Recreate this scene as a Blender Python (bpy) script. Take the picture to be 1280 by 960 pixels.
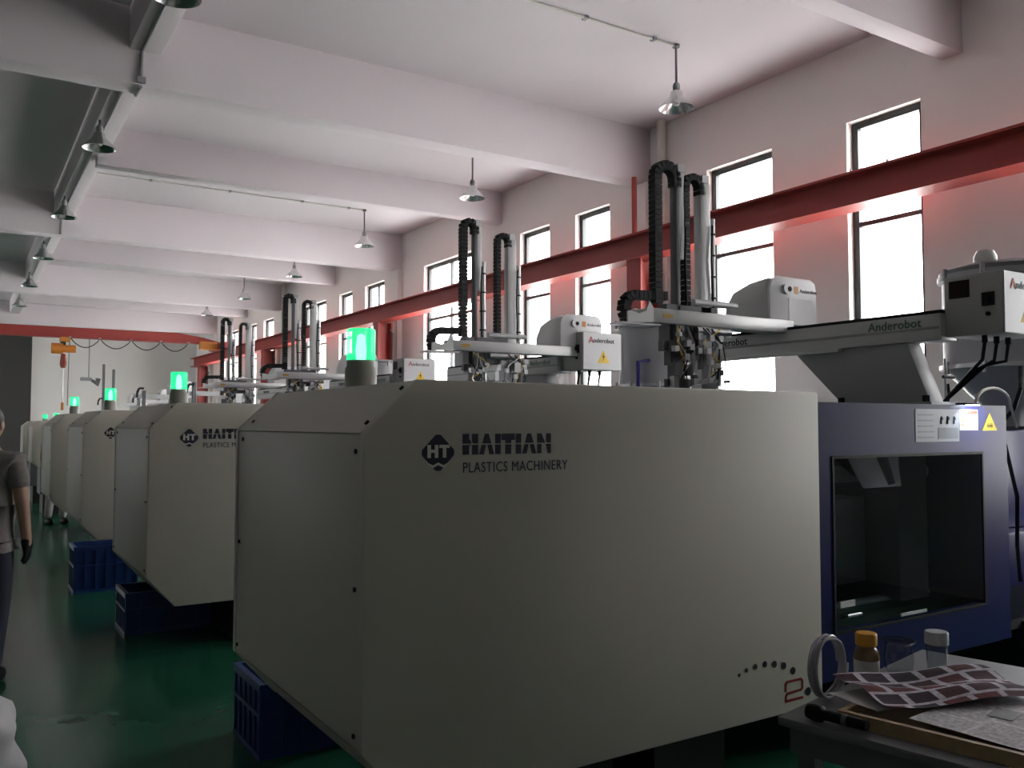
import bpy, bmesh, math, random
from mathutils import Vector, Matrix, Euler
random.seed(7)
for o in list(bpy.data.objects): bpy.data.objects.remove(o)
sc = bpy.context.scene
C = sc.collection
R = math.radians
# ------------------------------------------------------------------ camera
F = 1090.0
yaw = math.atan(690 / F); pitch = math.atan(50 / F)
cd = bpy.data.cameras.new('camera'); cam = bpy.data.objects.new('camera', cd); C.objects.link(cam)
cd.sensor_fit = 'HORIZONTAL'; cd.sensor_width = 36.0; cd.lens = F / 1280 * 36
cd.clip_start = 0.05; cd.clip_end = 300
cam.location = (0, 0, 1.62)
cam.rotation_euler = (R(90) + pitch, 0, -yaw)
sc.camera = cam
# ------------------------------------------------------------------ light and exposure
sc.view_settings.view_transform = 'Standard'
sc.view_settings.look = 'None'
sc.view_settings.gamma = 1.0
sc.view_settings.use_curve_mapping = False
sc.view_settings.exposure = 2.0
w = bpy.data.worlds.new('overcast_sky'); sc.world = w; w.use_nodes = True
bg = w.node_tree.nodes['Background']
bg.inputs[0].default_value = (1.0, 0.985, 0.985, 1); bg.inputs[1].default_value = 5.0
# window openings: (y0, y1, number of lights across)
ZS, ZH = 1.0, 4.86
XW, XL = 8.0, -11.0
YN, YF = -5.0, 36.4
RW = [(1.2, 2.1, 1), (3.1, 3.75, 1), (5.04, 5.90, 1), (6.92, 7.98, 1), (9.95, 10.80, 1), (11.5, 12.38, 1), (14.03, 16.02, 2),
      (18.0, 19.1, 2), (19.9, 20.75, 1), (21.7, 23.5, 2), (26.2, 27.2, 1), (28.0, 28.8, 1), (30.2, 32.0, 2)]
LW = [(29.5, 31.5, 2), (33.3, 35.5, 2)]
for side, wins in ((1, RW), (-1, LW)):
    for (a, b, n) in wins:
        ld = bpy.data.lights.new('daylight_portal', 'AREA'); ld.shape = 'RECTANGLE'
        ld.size = ZH - ZS; ld.size_y = b - a; ld.cycles.is_portal = True
        lo = bpy.data.objects.new('daylight_portal', ld); C.objects.link(lo)
        lo.location = ((XW + .2) if side > 0 else (XL - .2), (a + b) / 2, (ZS + ZH) / 2)
        lo.rotation_euler = (0, R(90) * side, 0)

# ------------------------------------------------------------------ materials
MATS = {}
def mat(name, col, rough=.5, metal=0.0, var=.06, scale=6.0, bump=0.0, bscale=80.0, emit=None, es=0.0, coat=0.0, spec=.5):
    if name in MATS: return MATS[name]
    m = bpy.data.materials.new(name); m.use_nodes = True
    nt = m.node_tree; b = nt.nodes['Principled BSDF']
    b.inputs['Roughness'].default_value = rough; b.inputs['Metallic'].default_value = metal
    b.inputs['Coat Weight'].default_value = coat; b.inputs['Specular IOR Level'].default_value = spec
    tc = nt.nodes.new('ShaderNodeTexCoord')
    nz = nt.nodes.new('ShaderNodeTexNoise'); nz.inputs['Scale'].default_value = scale; nz.inputs['Detail'].default_value = 5
    nt.links.new(tc.outputs['Object'], nz.inputs['Vector'])
    mx = nt.nodes.new('ShaderNodeMix'); mx.data_type = 'RGBA'
    mx.inputs[6].default_value = tuple(max(0, c * (1 - var)) for c in col) + (1,)
    mx.inputs[7].default_value = tuple(min(1, c * (1 + var)) for c in col) + (1,)
    nt.links.new(nz.outputs['Fac'], mx.inputs[0]); nt.links.new(mx.outputs[2], b.inputs['Base Color'])
    if bump:
        n2 = nt.nodes.new('ShaderNodeTexNoise'); n2.inputs['Scale'].default_value = bscale
        nt.links.new(tc.outputs['Object'], n2.inputs['Vector'])
        bp = nt.nodes.new('ShaderNodeBump'); bp.inputs['Strength'].default_value = bump; bp.inputs['Distance'].default_value = .01
        nt.links.new(n2.outputs['Fac'], bp.inputs['Height']); nt.links.new(bp.outputs['Normal'], b.inputs['Normal'])
    if emit:
        b.inputs['Emission Color'].default_value = emit + (1,); b.inputs['Emission Strength'].default_value = es
    MATS[name] = m; return m
def glassmat(name, tint, gloss=.06, rough=.02):
    m = bpy.data.materials.new(name); m.use_nodes = True; nt = m.node_tree; nt.nodes.clear()
    out = nt.nodes.new('ShaderNodeOutputMaterial'); t = nt.nodes.new('ShaderNodeBsdfTransparent'); t.inputs[0].default_value = tint + (1,)
    g = nt.nodes.new('ShaderNodeBsdfGlossy'); g.inputs['Roughness'].default_value = rough
    fr = nt.nodes.new('ShaderNodeFresnel'); fr.inputs[0].default_value = 1.45
    mx = nt.nodes.new('ShaderNodeMixShader')
    ma = nt.nodes.new('ShaderNodeMath'); ma.operation = 'MULTIPLY'; ma.inputs[1].default_value = gloss / .04
    ge = nt.nodes.new('ShaderNodeNewGeometry'); iv = nt.nodes.new('ShaderNodeMath'); iv.operation = 'SUBTRACT'; iv.inputs[0].default_value = 1.0
    m3 = nt.nodes.new('ShaderNodeMath'); m3.operation = 'MULTIPLY'; m3.use_clamp = True
    nt.links.new(ge.outputs['Backfacing'], iv.inputs[1]); nt.links.new(fr.outputs[0], ma.inputs[0]); nt.links.new(ma.outputs[0], m3.inputs[0]); nt.links.new(iv.outputs[0], m3.inputs[1]); nt.links.new(m3.outputs[0], mx.inputs[0])
    nt.links.new(t.outputs[0], mx.inputs[1]); nt.links.new(g.outputs[0], mx.inputs[2]); nt.links.new(mx.outputs[0], out.inputs[0])
    MATS[name] = m; return m
WALL = mat('painted_plaster', (.87, .845, .82), .85, var=.035, scale=1.2, bump=.08)
CEIL = mat('ceiling_paint', (.71, .655, .685), .85, var=.03, scale=.8, bump=.06)
FLOOR = mat('green_epoxy', (.017, .10, .058), .17, var=.25, scale=1.5, bump=.02, bscale=5.0, spec=.15)
WHITE = mat('white_frame', (.75, .74, .72), .6)
ALU_D = mat('dark_window_frame', (.045, .05, .05), .4, .4)
CREAM = mat('cream_enamel', (.61, .575, .51), .5, var=.03, scale=2.5, bump=.03, bscale=150, spec=.32)
NAVY = mat('navy_enamel', (.006, .007, .085), .38, var=.15, spec=.28)
BLACK = mat('black_enamel', (.008, .008, .009), .55, var=.3)
RUB = mat('black_plastic', (.009, .009, .010), .6, var=.3, spec=.25)
STEEL = mat('machined_steel', (.42, .42, .43), .35, .85)
ALU = mat('anodised_aluminium', (.55, .55, .55), .42, .35)
RWHITE = mat('robot_white', (.68, .67, .68), .4, var=.03)
GREYP = mat('grey_enamel', (.30, .30, .31), .45)
GREYD = mat('dark_grey_enamel', (.13, .13, .14), .5)
RED = mat('red_oxide_paint', (.36, .045, .036), .5, var=.15, scale=3)
ORANGE = mat('orange_enamel', (.62, .22, .03), .45)
YEL = mat('warning_yellow', (.85, .55, .02), .5, var=.02)
INK = mat('navy_ink', (.010, .008, .030), .5, var=.02)
REDINK = mat('red_ink', (.30, .02, .02), .5, var=.02)
BLUEC = mat('blue_crate_plastic', (.008, .035, .16), .4)
GREENL = mat('green_beacon_lens', (.02, .45, .22), .25, emit=(.01, .50, .20), es=.42)
GREENL.node_tree.nodes['Principled BSDF'].inputs['Alpha'].default_value = .72
GREENB = mat('green_beacon_bulb', (.3, .9, .6), .3, emit=(.30, 1.0, .60), es=1.6)
BEIGE = mat('beacon_base_plastic', (.30, .30, .26), .5)
BRASS = mat('brass', (.45, .32, .12), .35, .8)
PVC = mat('pvc_pipe', (.66, .64, .60), .5)
LAMPM = mat('spun_aluminium', (.62, .62, .62), .25, .9)
DARKDOOR = mat('dark_roller_door', (.045, .043, .042), .6)
GLASS = glassmat('window_glass', (.96, .97, .97), .05)
DGLASS = glassmat('tinted_door_glass', (.80, .81, .83), .05)
CLEAR = glassmat('clear_plastic', (.85, .87, .88), .10, .1)
PAPERW = mat('white_paper', (.62, .60, .60), .7, var=.04)
WOOD = mat('tan_wood', (.34, .24, .13), .6, var=.35, scale=25)
SACK = mat('white_woven_sack', (.62, .62, .64), .55, var=.06, scale=8, bump=.3, bscale=25)
SKIN = mat('skin', (.40, .24, .17), .55)
HAIR = mat('black_hair', (.012, .010, .009), .5)

# ------------------------------------------------------------------ mesh builder
ORG = {}
class MB:
    def __init__(s): s.v = []; s.f = []
    def add(s, vs, fs):
        n = len(s.v); s.v += [tuple(v) for v in vs]; s.f += [tuple(i + n for i in f) for f in fs]; return s
    def box(s, x0, x1, y0, y1, z0, z1):
        return s.add([(x0,y0,z0),(x1,y0,z0),(x1,y1,z0),(x0,y1,z0),(x0,y0,z1),(x1,y0,z1),(x1,y1,z1),(x0,y1,z1)],
                     [(0,3,2,1),(4,5,6,7),(0,1,5,4),(1,2,6,5),(2,3,7,6),(3,0,4,7)])
    def prism(s, poly, axis, a, b):
        def P(u, v, t):
            return (t, u, v) if axis == 'x' else ((u, t, v) if axis == 'y' else (u, v, t))
        n = len(poly); vs = [P(u, v, a) for u, v in poly] + [P(u, v, b) for u, v in poly]
        fs = [tuple(range(n)), tuple(range(2*n-1, n-1, -1))] + [(i, i+n, (i+1)%n+n, (i+1)%n) for i in range(n)]
        return s.add(vs, fs)
    def tube(s, pts, r, n=8, cap=True):
        pts = [Vector(p) for p in pts]; rr = r if isinstance(r, (list, tuple)) else [r]*len(pts)
        vs = []; up = None
        for i, p in enumerate(pts):
            d = (pts[min(i+1, len(pts)-1)] - pts[max(i-1, 0)])
            if d.length < 1e-9: d = Vector((0, 0, 1))
            d.normalize()
            if up is None:
                up = Vector((0, 0, 1)) if abs(d.z) < .9 else Vector((1, 0, 0))
            a = d.cross(up).normalized(); bb = a.cross(d).normalized(); up = bb
            for k in range(n):
                t = 2*math.pi*k/n; vs.append(p + (a*math.cos(t) + bb*math.sin(t))*rr[i])
        fs = []
        for i in range(len(pts)-1):
            for k in range(n):
                fs.append((i*n+k, i*n+(k+1)%n, (i+1)*n+(k+1)%n, (i+1)*n+k))
        if cap:
            fs.append(tuple(range(n-1, -1, -1))); fs.append(tuple((len(pts)-1)*n+k for k in range(n)))
        return s.add(vs, fs)
    def cyl(s, p0, p1, r, n=14, r2=None): return s.tube([p0, p1], [r, r if r2 is None else r2], n)
    def lathe(s, prof, c, n=24, capb=False, capt=False):
        vs = []; fs = []
        for r, z in prof:
            for k in range(n):
                t = 2*math.pi*k/n; vs.append((c[0]+r*math.cos(t), c[1]+r*math.sin(t), c[2]+z))
        for i in range(len(prof)-1):
            for k in range(n):
                fs.append((i*n+k, i*n+(k+1)%n, (i+1)*n+(k+1)%n, (i+1)*n+k))
        if capb: fs.append(tuple(range(n-1, -1, -1)))
        if capt: fs.append(tuple((len(prof)-1)*n+k for k in range(n)))
        return s.add(vs, fs)
    def build(s, name, m, parent=None, bevel=0.0, smooth=False, seg=2, fix=True):
        me = bpy.data.meshes.new(name)
        og = ORG.get(parent.name, Vector((0,0,0))) if parent else Vector((0,0,0))
        me.from_pydata([tuple(Vector(v)-og) for v in s.v], [], s.f)
        if fix or bevel:
            bm = bmesh.new(); bm.from_mesh(me)
            if fix: bmesh.ops.recalc_face_normals(bm, faces=bm.faces)
            if bevel: bmesh.ops.bevel(bm, geom=[e for e in bm.edges if len(e.link_faces) == 2 and e.calc_face_angle() > .5], offset=bevel, segments=seg, profile=.5, affect='EDGES', clamp_overlap=True)
            bm.to_mesh(me); bm.free()
        me.materials.append(m); 
        if smooth or bevel:
            me.shade_smooth(); me.set_sharp_from_angle(angle=R(40))
        o = bpy.data.objects.new(name, me); C.objects.link(o)
        if parent: o.parent = parent; ORG[o.name] = og
        return o
def thing(name, loc, label, cat, group=None):
    o = bpy.data.objects.new(name, None); C.objects.link(o); o.location = loc; o.empty_display_size = .1
    ORG[o.name] = Vector(loc); return tag(o, label, cat, group)
def tag(o, label, cat, group=None):
    o['label'] = label; o['category'] = cat
    if group: o['group'] = group
    return o
def struct(o, label=None):
    o['kind'] = 'structure'
    if label: o['label'] = label
    return o
def copy_tree(o, parent=None, off=(0,0,0)):
    c = o.copy(); C.objects.link(c); c.parent = parent
    if parent is None: c.location = Vector(o.location) + Vector(off)
    if o.name in ORG: ORG[c.name] = ORG[o.name] + Vector(off)
    for ch in list(o.children): copy_tree(ch, c, off)
    return c
def text(name, s, size, origin, face, m, parent, depth=.0015, bold=0.0, spacing=1.0, sx=1.0):
    cu = bpy.data.curves.new('txt', 'FONT'); cu.body = s; cu.size = size; cu.extrude = depth; cu.offset = bold; cu.space_character = spacing
    cu.resolution_u = 3
    t = bpy.data.objects.new('txt', cu); C.objects.link(t)
    dg = bpy.context.evaluated_depsgraph_get(); me = bpy.data.meshes.new_from_object(t.evaluated_get(dg))
    bpy.data.objects.remove(t); bpy.data.curves.remove(cu)
    M = Euler((R(90), 0, 0)).to_matrix() if face == '-y' else Matrix(((0,0,-1),(-1,0,0),(0,1,0)))
    og = ORG.get(parent.name, Vector((0,0,0)))
    for v in me.vertices:
        v.co.x *= sx; v.co = M @ v.co + Vector(origin) - og
    me.materials.clear(); me.materials.append(m); me.name = name
    o = bpy.data.objects.new(name, me); C.objects.link(o); o.parent = parent; ORG[o.name] = og
    return o

# ================================================================== room
ZC = 5.70
def slab(name, x0, x1, y0, y1, z0, z1, m, label):
    return struct(MB().box(x0, x1, y0, y1, z0, z1).build(name, m), label)
slab('floor', XL-.3, XW+.3, YN-.3, YF+.3, -.15, 0, FLOOR, 'glossy green epoxy workshop floor')
slab('ceiling', XL-.3, XW+.3, YN-.3, YF+.3, ZC, ZC+.2, CEIL, 'flat off-white painted concrete ceiling')
slab('wall_front', XL-.3, XW+.3, YF, YF+.3, 0, ZC, WALL, 'pale far end wall behind the crane bridge')
slab('wall_back', XL-.3, XW+.3, YN-.3, YN, 0, ZC, WALL, 'plain end wall behind the camera')
slab('ground', XW+.3, 60, -60, 90, -.5, -.3, mat('yard_concrete', (.78, .77, .76), .9), 'pale concrete yard outside the windows')
def wallwin(name, x0, x1, wins, label, m):
    b = MB(); y = YN
    b.box(x0, x1, YN, YF, 0, ZS).box(x0, x1, YN, YF, ZH, ZC)
    for (a, c, n) in wins: b.box(x0, x1, y, a, ZS, ZH); y = c
    b.box(x0, x1, y, YF, ZS, ZH)
    return struct(b.build(name, m), label)
wallwin('wall_right', XW, XW+.3, RW, 'long off-white plastered wall pierced by tall windows', WALL)
wallwin('wall_left', XL-.3, XL, LW, 'unseen wall across the hall, dark grey to cut bounced light', mat('low_bounce_grey', (.22, .22, .22), .85))  # out-of-view wall, grey chosen dark to keep bounce off the end panels
def window(i, x, a, c, n, sg):
    # sg=+1 right wall. frame set near the outer face
    fx0, fx1 = (x+.09, x+.15) if sg > 0 else (x-.15, x-.09)
    b = MB(); t = .075
    b.box(fx0, fx1, a, c, ZS, ZS+t).box(fx0, fx1, a, c, ZH-t, ZH).box(fx0, fx1, a, a+t, ZS+t, ZH-t).box(fx0, fx1, c-t, c, ZS+t, ZH-t)
    o = b.build('window_%d' % i, ALU_D); struct(o, 'tall dark-framed window with overexposed daylight')
    zs = [ZS+t, 1.95, 3.75, ZH-t]
    ys = [a+t] + [a+(c-a)*k/n for k in range(1, n)] + [c-t]
    b = MB()
    for z in zs[1:-1]: b.box(fx0+.005, fx1-.005, a+t, c-t, z-.025, z+.025)
    b.build('transom', ALU_D, o)
    if n > 1:
        MB().box(fx0+.004, fx1-.004, ys[1]-.025, ys[1]+.025, ZS+t, ZH-t).build('mullion', ALU_D, o)
    xm = (fx0+fx1)/2
    for p in range(3):
        for q in range(n):
            MB().box(xm-.003, xm+.003, ys[q]+(.02 if q else 0), ys[q+1]-(.02 if q+1 < n else 0), zs[p]+.02, zs[p+1]-.02).build('pane', GLASS, o)
    sx0, sx1 = (x-.03, x+.09) if sg > 0 else (x-.09, x+.03)
    MB().box(sx0, sx1, a, c, ZS-.001, ZS+.02).build('sill', WHITE, o)
    return o
wi = 1
wobj = []
for sg, x, ws in ((1, XW, RW), (-1, XL, LW)):
    for (a, c, n) in ws: wobj.append(window(wi, x, a, c, n, sg)); wi += 1
# lower sash mullion and stay of the second visible window
MB().box(XW+.10, XW+.14, 7.30, 7.34, ZS+.08, 1.92).box(XW+.10, XW+.14, 7.42, 7.45, ZS+.08, 1.92).build('sash_bar', ALU_D, wobj[3])
MB().tube([(XW+.07, 7.22, 1.94), (XW+.07, 6.99, 1.45)], .014).build('sash_stay', ALU_D, wobj[3])
# ceiling beams
ti = 1
def beam(x0, x1, y0, y1, z0, label, bev=.015):
    global ti
    o = struct(MB().box(x0, x1, y0, y1, z0, ZC+.02).build('trim_%d' % ti, CEIL, bevel=bev), label); ti += 1; return o
for y in (-.0, 9.05, 17.1, 25.1, 33.1): beam(XL, XW+.02, y, y+.30, 4.94, 'deep concrete cross beam under the ceiling')
for y in (4.6, 12.95, 21.0, 29.0): beam(1.5, XW+.02, y, y+.22, 5.16, 'shallow concrete cross beam under the ceiling')
beam(1.31, 1.61, YN, YF, 5.28, 'long concrete beam running down the aisle side')
for y in (9.02, 17.07, 25.07, 33.07):
    o = struct(MB().box(XW-.12, XW+.02, y, y+.42, 0, 4.95).build('trim_%d' % ti, WALL), 'concrete column against the window wall'); ti += 1
o = struct(MB().box(XL, 2.18, YF-.12, YF+.02, 0, 4.9).build('door_1', DARKDOOR), 'dark grey sliding door in the far wall')
for k in range(9): MB().box(XL+k*.95, XL+k*.95+.04, YF-.14, YF-.118, 0, 4.9).build('door_rib', DARKDOOR, o)

# ------------------------------------------------------------------ downpipes beside the columns
for (y, lab) in ((8.72, 'white plastic downpipe on the wall between two tall windows'), (24.9, 'white plastic downpipe by the column near the far windows')):
    t = thing('downpipe', (XW-.1, y, 0), lab, 'pipe', None)
    MB().cyl((XW-.1, y, 0.0), (XW-.1, y, ZC), .065, 16).build('pipe', PVC, t, smooth=True)
    for z in (1.2, 3.0, 4.7): MB().lathe([(.065,0),(.078,0),(.078,.06),(.065,.06)], (XW-.1, y, z), 16).build('pipe_collar', PVC, t, smooth=True)

# ------------------------------------------------------------------ crane runway
XR = 7.5
rt = thing('crane_runway', (XR, 9, 0), 'red steel crane runway beam running past the windows on posts', 'crane rail')
MB().box(XR-.012, XR+.012, 1.0, 34.5, 3.80, 4.08).build('beam_web', RED, rt)
MB().box(XR-.15, XR+.15, 1.0, 34.5, 4.08, 4.105).build('top_flange', RED, rt)
MB().box(XR-.15, XR+.15, 1.0, 34.5, 3.775, 3.80).build('bottom_flange', RED, rt)
MB().box(XR-.025, XR+.025, 1.0, 34.5, 4.105, 4.13).build('crane_rail', RED, rt)
for y in (.6+8, 17.0, 25.2, 33.3):
    b = MB().box(7.42, 7.45, y, y+.28, 0, 3.775).box(7.72, 7.75, y, y+.28, 0, 3.775).box(7.45, 7.72, y+.13, y+.15, 0, 3.775)
    b.build('post', RED, rt)
    MB().box(7.36, 7.80, y-.06, y+.34, 0, .02).build('base_plate', RED, rt)
    MB().box(7.75, XW-.11, y+.45, y+.52, 3.5, 3.58).build('wall_bracket', RED, rt)
    MB().tube([(7.72, y-.06, .02), (7.72, y-.06, 3.55), (7.66, y-.06, 3.62)], .022).build('air_pipe', GREYD, rt)
MB().cyl((7.6, 8.93, 4.105), (7.6, 8.93, 4.94), .035, 8).build('tie_rod', RED, rt)
for y in (5.0, 5.4, 14.6, 14.75, 14.9):
    MB().cyl((XR-.12, y, 4.105), (XR-.12, y, 4.135), .012, 6).build('bolt', RWHITE, rt)
# bridge
YB = 30.6
bt = thing('crane_bridge', (2.5, YB, 4.3), 'red crane bridge girder spanning the hall in front of the far wall', 'crane')
g = MB()
pts_top = [(-5.6, 4.66), (6.1, 4.66), (6.9, 4.55), (7.5, 4.40)]; pts_bot = [(7.5, 4.28), (6.1, 4.36), (-5.6, 4.36)]
g.prism(pts_top + pts_bot, 'y', YB-.10, YB+.10).build('girder', RED, bt)
MB().box(-5.6, 6.4, YB-.16, YB+.16, 4.33, 4.36).build('girder_flange', RED, bt)
MB().box(7.36, 7.64, YB-1.0, YB+1.0, 4.17, 4.36).build('end_truck', RED, bt)
for dy in (-.8, .8): MB().cyl((7.44, YB+dy, 4.23), (7.56, YB+dy, 4.23), .10, 16).build('wheel', GREYD, bt, smooth=True)
MB().cyl((6.75, YB-.35, 4.25), (7.3, YB-.35, 4.25), .14, 14).box(6.95, 7.3, YB-.5, YB-.18, 4.12, 4.3).build('travel_motor', ORANGE, bt, smooth=True)
ht = thing('chain_hoist', (2.72, YB, 3.2), 'orange electric chain hoist hanging from the crane bridge', 'hoist')
MB().box(2.60, 2.88, YB-.2, YB+.2, 4.20, 4.34).build('trolley', ORANGE, ht, bevel=.02)
MB().cyl((2.36, YB-.05, 3.98), (2.68, YB-.05, 3.98), .17, 16).cyl((2.68, YB-.05, 3.98), (3.04, YB-.05, 3.98), .12, 16).build('motor', ORANGE, ht, smooth=True)
MB().box(2.62, 2.76, YB-.1, YB+.05, 4.0, 4.22).build('hanger', BLACK, ht)
MB().tube([(2.70, YB-.05, 3.82), (2.70, YB-.05, 3.5), (2.70, YB-.05, 3.38)], [.07, .10, .07], 10).build('chain_bag', mat('red_brown_canvas', (.24, .05, .03), .8), ht, smooth=True)
MB().cyl((2.70, YB-.05, 3.38), (2.70, YB-.05, 2.3), .014, 6).build('load_chain', STEEL, ht)
MB().cyl((2.86, YB-.05, 4.2), (2.84, YB-.05, 2.2), .010, 6).build('pendant_cable', RUB, ht)
MB().box(2.66, 2.74, YB-.1, YB, 2.05, 2.3).build('hook_block', ORANGE, ht, bevel=.015)
ft = thing('festoon_cable', (4.6, YB-.2, 4.2), 'black festoon cable looping below the crane bridge', 'cable')
ps = []
nodes_ = [2.87, 3.72, 4.64, 5.55, 6.42]
for a, b in zip(nodes_, nodes_[1:]):
    for k in range(10):
        u = k/10; ps.append((a+(b-a)*u, YB-.2, 4.33-.30*math.sin(math.pi*u)**.8))
ps.append((6.42, YB-.2, 4.33))
MB().tube(ps, .016, 6).build('cable', RUB, ft, smooth=True)
for x in nodes_: MB().box(x-.03, x+.03, YB-.22, YB-.15, 4.31, 4.36).build('cable_clip', STEEL, ft)
ct = thing('ceiling_camera', (4.0, 35.6, 3.2), 'small camera on a thin drop pole before the far wall', 'camera')
MB().cyl((4.0, 35.6, 3.3), (4.0, 35.6, ZC), .02, 8).build('drop_pole', GREYP, ct)
MB().cyl((3.72, 35.6, 3.28), (4.1, 35.6, 3.28), .06, 12).build('camera_body', GREYP, ct)
MB().tube([(4.1, 35.6, 3.24), (4.28, 35.5, 3.1), (4.3, 35.45, 3.3)], [.05, .09, .09], 10).build('lens_hood', GREYD, ct)

# ------------------------------------------------------------------ pendant lamps
def lamp(x, y, ztop, zr, label, group):
    t = thing('pendant_lamp', (x, y, zr), label, 'lamp', group)
    MB().cyl((x, y, zr+.26), (x, y, ztop), .013, 8).build('rod', GREYD, t, smooth=True)
    MB().lathe([(0,.0),(.035,.0),(.04,.07),(.028,.10),(0,.10)], (x, y, zr+.18), 14).build('lamp_socket', GREYP, t, smooth=True)
    MB().lathe([(.035,.20),(.06,.185),(.075,.13),(.12,.085),(.175,.03),(.19,0.0),(.186,0.0),(.17,.028),(.115,.08),(.07,.125),(.03,.18)], (x, y, zr), 28).build('lamp_shade', LAMPM, t, smooth=True)
    MB().lathe([(0,.0),(.03,.01),(.045,.05),(.03,.09),(.02,.13),(0,.13)], (x, y, zr+.03), 14).build('bulb', mat('frosted_bulb', (.6,.6,.58), .3), t, smooth=True)
    if ztop > 5.5: MB().cyl((x, y, ztop-.03), (x, y, ztop), .04, 12).build('ceiling_rose', GREYD, t)
    return t
ys_l = [6.84, 11.25, 15.4, 19.5, 23.7, 27.9]
nth = ['nearest the red tie rod', 'one past the red tie rod', 'third along', 'fourth along', 'fifth along', 'last before the crane']
for i, y in enumerate(ys_l):
    lamp(6.42, y, ZC, 5.0, 'aluminium pendant lamp on a long rod by the windows, ' + nth[i], 'pendant lamps along the window wall')
nth2 = ['first before the deep beam', 'first past the deep beam', 'second past the deep beam', 'beyond the second deep beam', 'fifth of the row', 'last before the crane bridge']
for i, y in enumerate(ys_l):
    lamp(1.34, y+.15, 5.28, 4.93, 'short-stemmed aluminium lamp under the long aisle beam, ' + nth2[i], 'lamps under the aisle beam')
for y, lab in ((6.84, 'thin white conduit across the ceiling feeding the lamp by the red tie rod'), (15.4, 'thin conduit across the ceiling feeding the third window-side lamp'), (23.7, 'thin conduit across the ceiling feeding the fifth window-side lamp')):
    t = thing('ceiling_conduit', (4, y, ZC), lab, 'conduit')
    MB().cyl((1.62, y, ZC-.015), (6.42, y, ZC-.015), .014, 8).build('conduit_tube', PVC, t)
    for x in (2.6, 3.9, 5.2, 6.1): MB().box(x-.02, x+.02, y-.035, y+.035, ZC-.03, ZC).build('conduit_clip', GREYP, t)
t = thing('beam_conduit', (1.42, 8, 5.2), 'conduit running under the long aisle beam between the lamps', 'conduit')
MB().tube([(1.42, 1.0, 5.262), (1.42, 9.0, 5.262), (1.42, 9.03, 5.24), (1.42, 9.03, 4.95)], .018, 8).build('conduit_tube', GREYP, t)
MB().tube([(1.42, 9.06, 4.925), (1.42, 9.32, 4.925), (1.42, 9.38, 5.0), (1.42, 9.38, 5.262), (1.42, 17.05, 5.262), (1.42, 17.08, 4.95)], .018, 8).build('conduit_tube', GREYP, t)
MB().tube([(1.42, 17.45, 5.262), (1.42, 25.05, 5.262)], .018, 8).build('conduit_tube', GREYP, t)
MB().box(1.38, 1.46, 9.0, 9.05, 4.955, 5.01).build('junction_box', GREYP, t)

# ================================================================== moulding machines
X0, Y0, SP = 1.10, 2.63, 3.78
def haitian(parent, x, z0, z1, y, total):
    # wordmark of solid letters split by a thin horizontal line
    h = z1-z0
    L = {'H': (.82, [[(0,.53),(0,1),(.34,1),(.34,.75),(.46,.62),(.46,.53)], [(.50,.62),(.50,1),(.82,1),(.82,.53),(.56,.53)],
                     [(0,0),(0,.47),(.46,.47),(.34,.38),(.34,0)], [(.50,0),(.50,.47),(.82,.47),(.82,0)]]),
         'A': (.80, [[(.15,.53),(.30,1),(.50,1),(.65,.53)], [(0,0),(.13,.47),(.36,.47),(.25,0)], [(.55,0),(.44,.47),(.67,.47),(.80,0)]]),
         'I': (.30, [[(0,.53),(0,1),(.30,1),(.30,.53)], [(0,0),(0,.47),(.30,.47),(.30,0)]]),
         'T': (.72, [[(0,.68),(0,1),(.72,1),(.72,.68),(.52,.68),(.52,.53),(.20,.53),(.20,.68)], [(.20,0),(.20,.47),(.52,.47),(.52,0)]]),
         'N': (.80, [[(0,.53),(0,1),(.25,1),(.46,.53)], [(.52,.62),(.52,1),(.80,1),(.80,.53),(.56,.53)], [(0,0),(0,.47),(.24,.47),(.24,0)], [(.50,.47),(.80,.47),(.80,0),(.62,0)]])}
    word = 'HAITIAN'; gap = .06
    W = sum(L[c][0] for c in word) + gap*(len(word)-1); sx = total/W
    for c in word:
        wd, polys = L[c]; b = MB()
        for p in polys: b.prism([(x+u*sx, z0+v*h) for u, v in p], 'y', y-.0015, y)
        b.build('letter', INK, parent); x += (wd+gap)*sx
def diamond_logo(parent, cx, cz, y, rx, rz):
    p = []
    cor = [(1,0),(0,1),(-1,0),(0,-1)]
    for i, (a, c) in enumerate(cor):
        pa, pn = cor[i-1], cor[(i+1)%4]
        for (q, f) in ((pa, .14), (pa, .06), (pn, .06), (pn, .14)):
            k = .93 if f < .1 else 1.0
            p.append(((a+(q[0]-a)*f)*k, (c+(q[1]-c)*f)*k))
    b = MB().prism([(cx+u*rx*1.06, cz+v*rz*1.06) for u, v in p], 'y', y-.0014, y).build('emblem', INK, parent)
    m = MATS['cream_enamel']; q = MB(); s = rx
    for (u0, u1, v0, v1) in ((-.62,-.42,-.26,.40),(-.20,0,-.26,.40),(-.45,-.15,.0,.16),(.06,.66,.24,.40),(.26,.46,-.26,.30)):
        q.box(cx+u0*s, cx+u1*s, y-.0024, y-.0012, cz+v0*rz, cz+v1*rz)
    q.build('emblem_letters', m, parent)
    z = [(-.6,-.50),(-.3,-.64),(0,-.50),(.3,-.64),(.6,-.50)]
    q = MB().prism([(cx+u*rx, cz+v*rz) for u, v in z] + [(cx+u*rx, cz+(v-.13)*rz) for u, v in reversed(z)], 'y', y-.0024, y-.0012)
    q.build('emblem_wave', m, parent)
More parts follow.
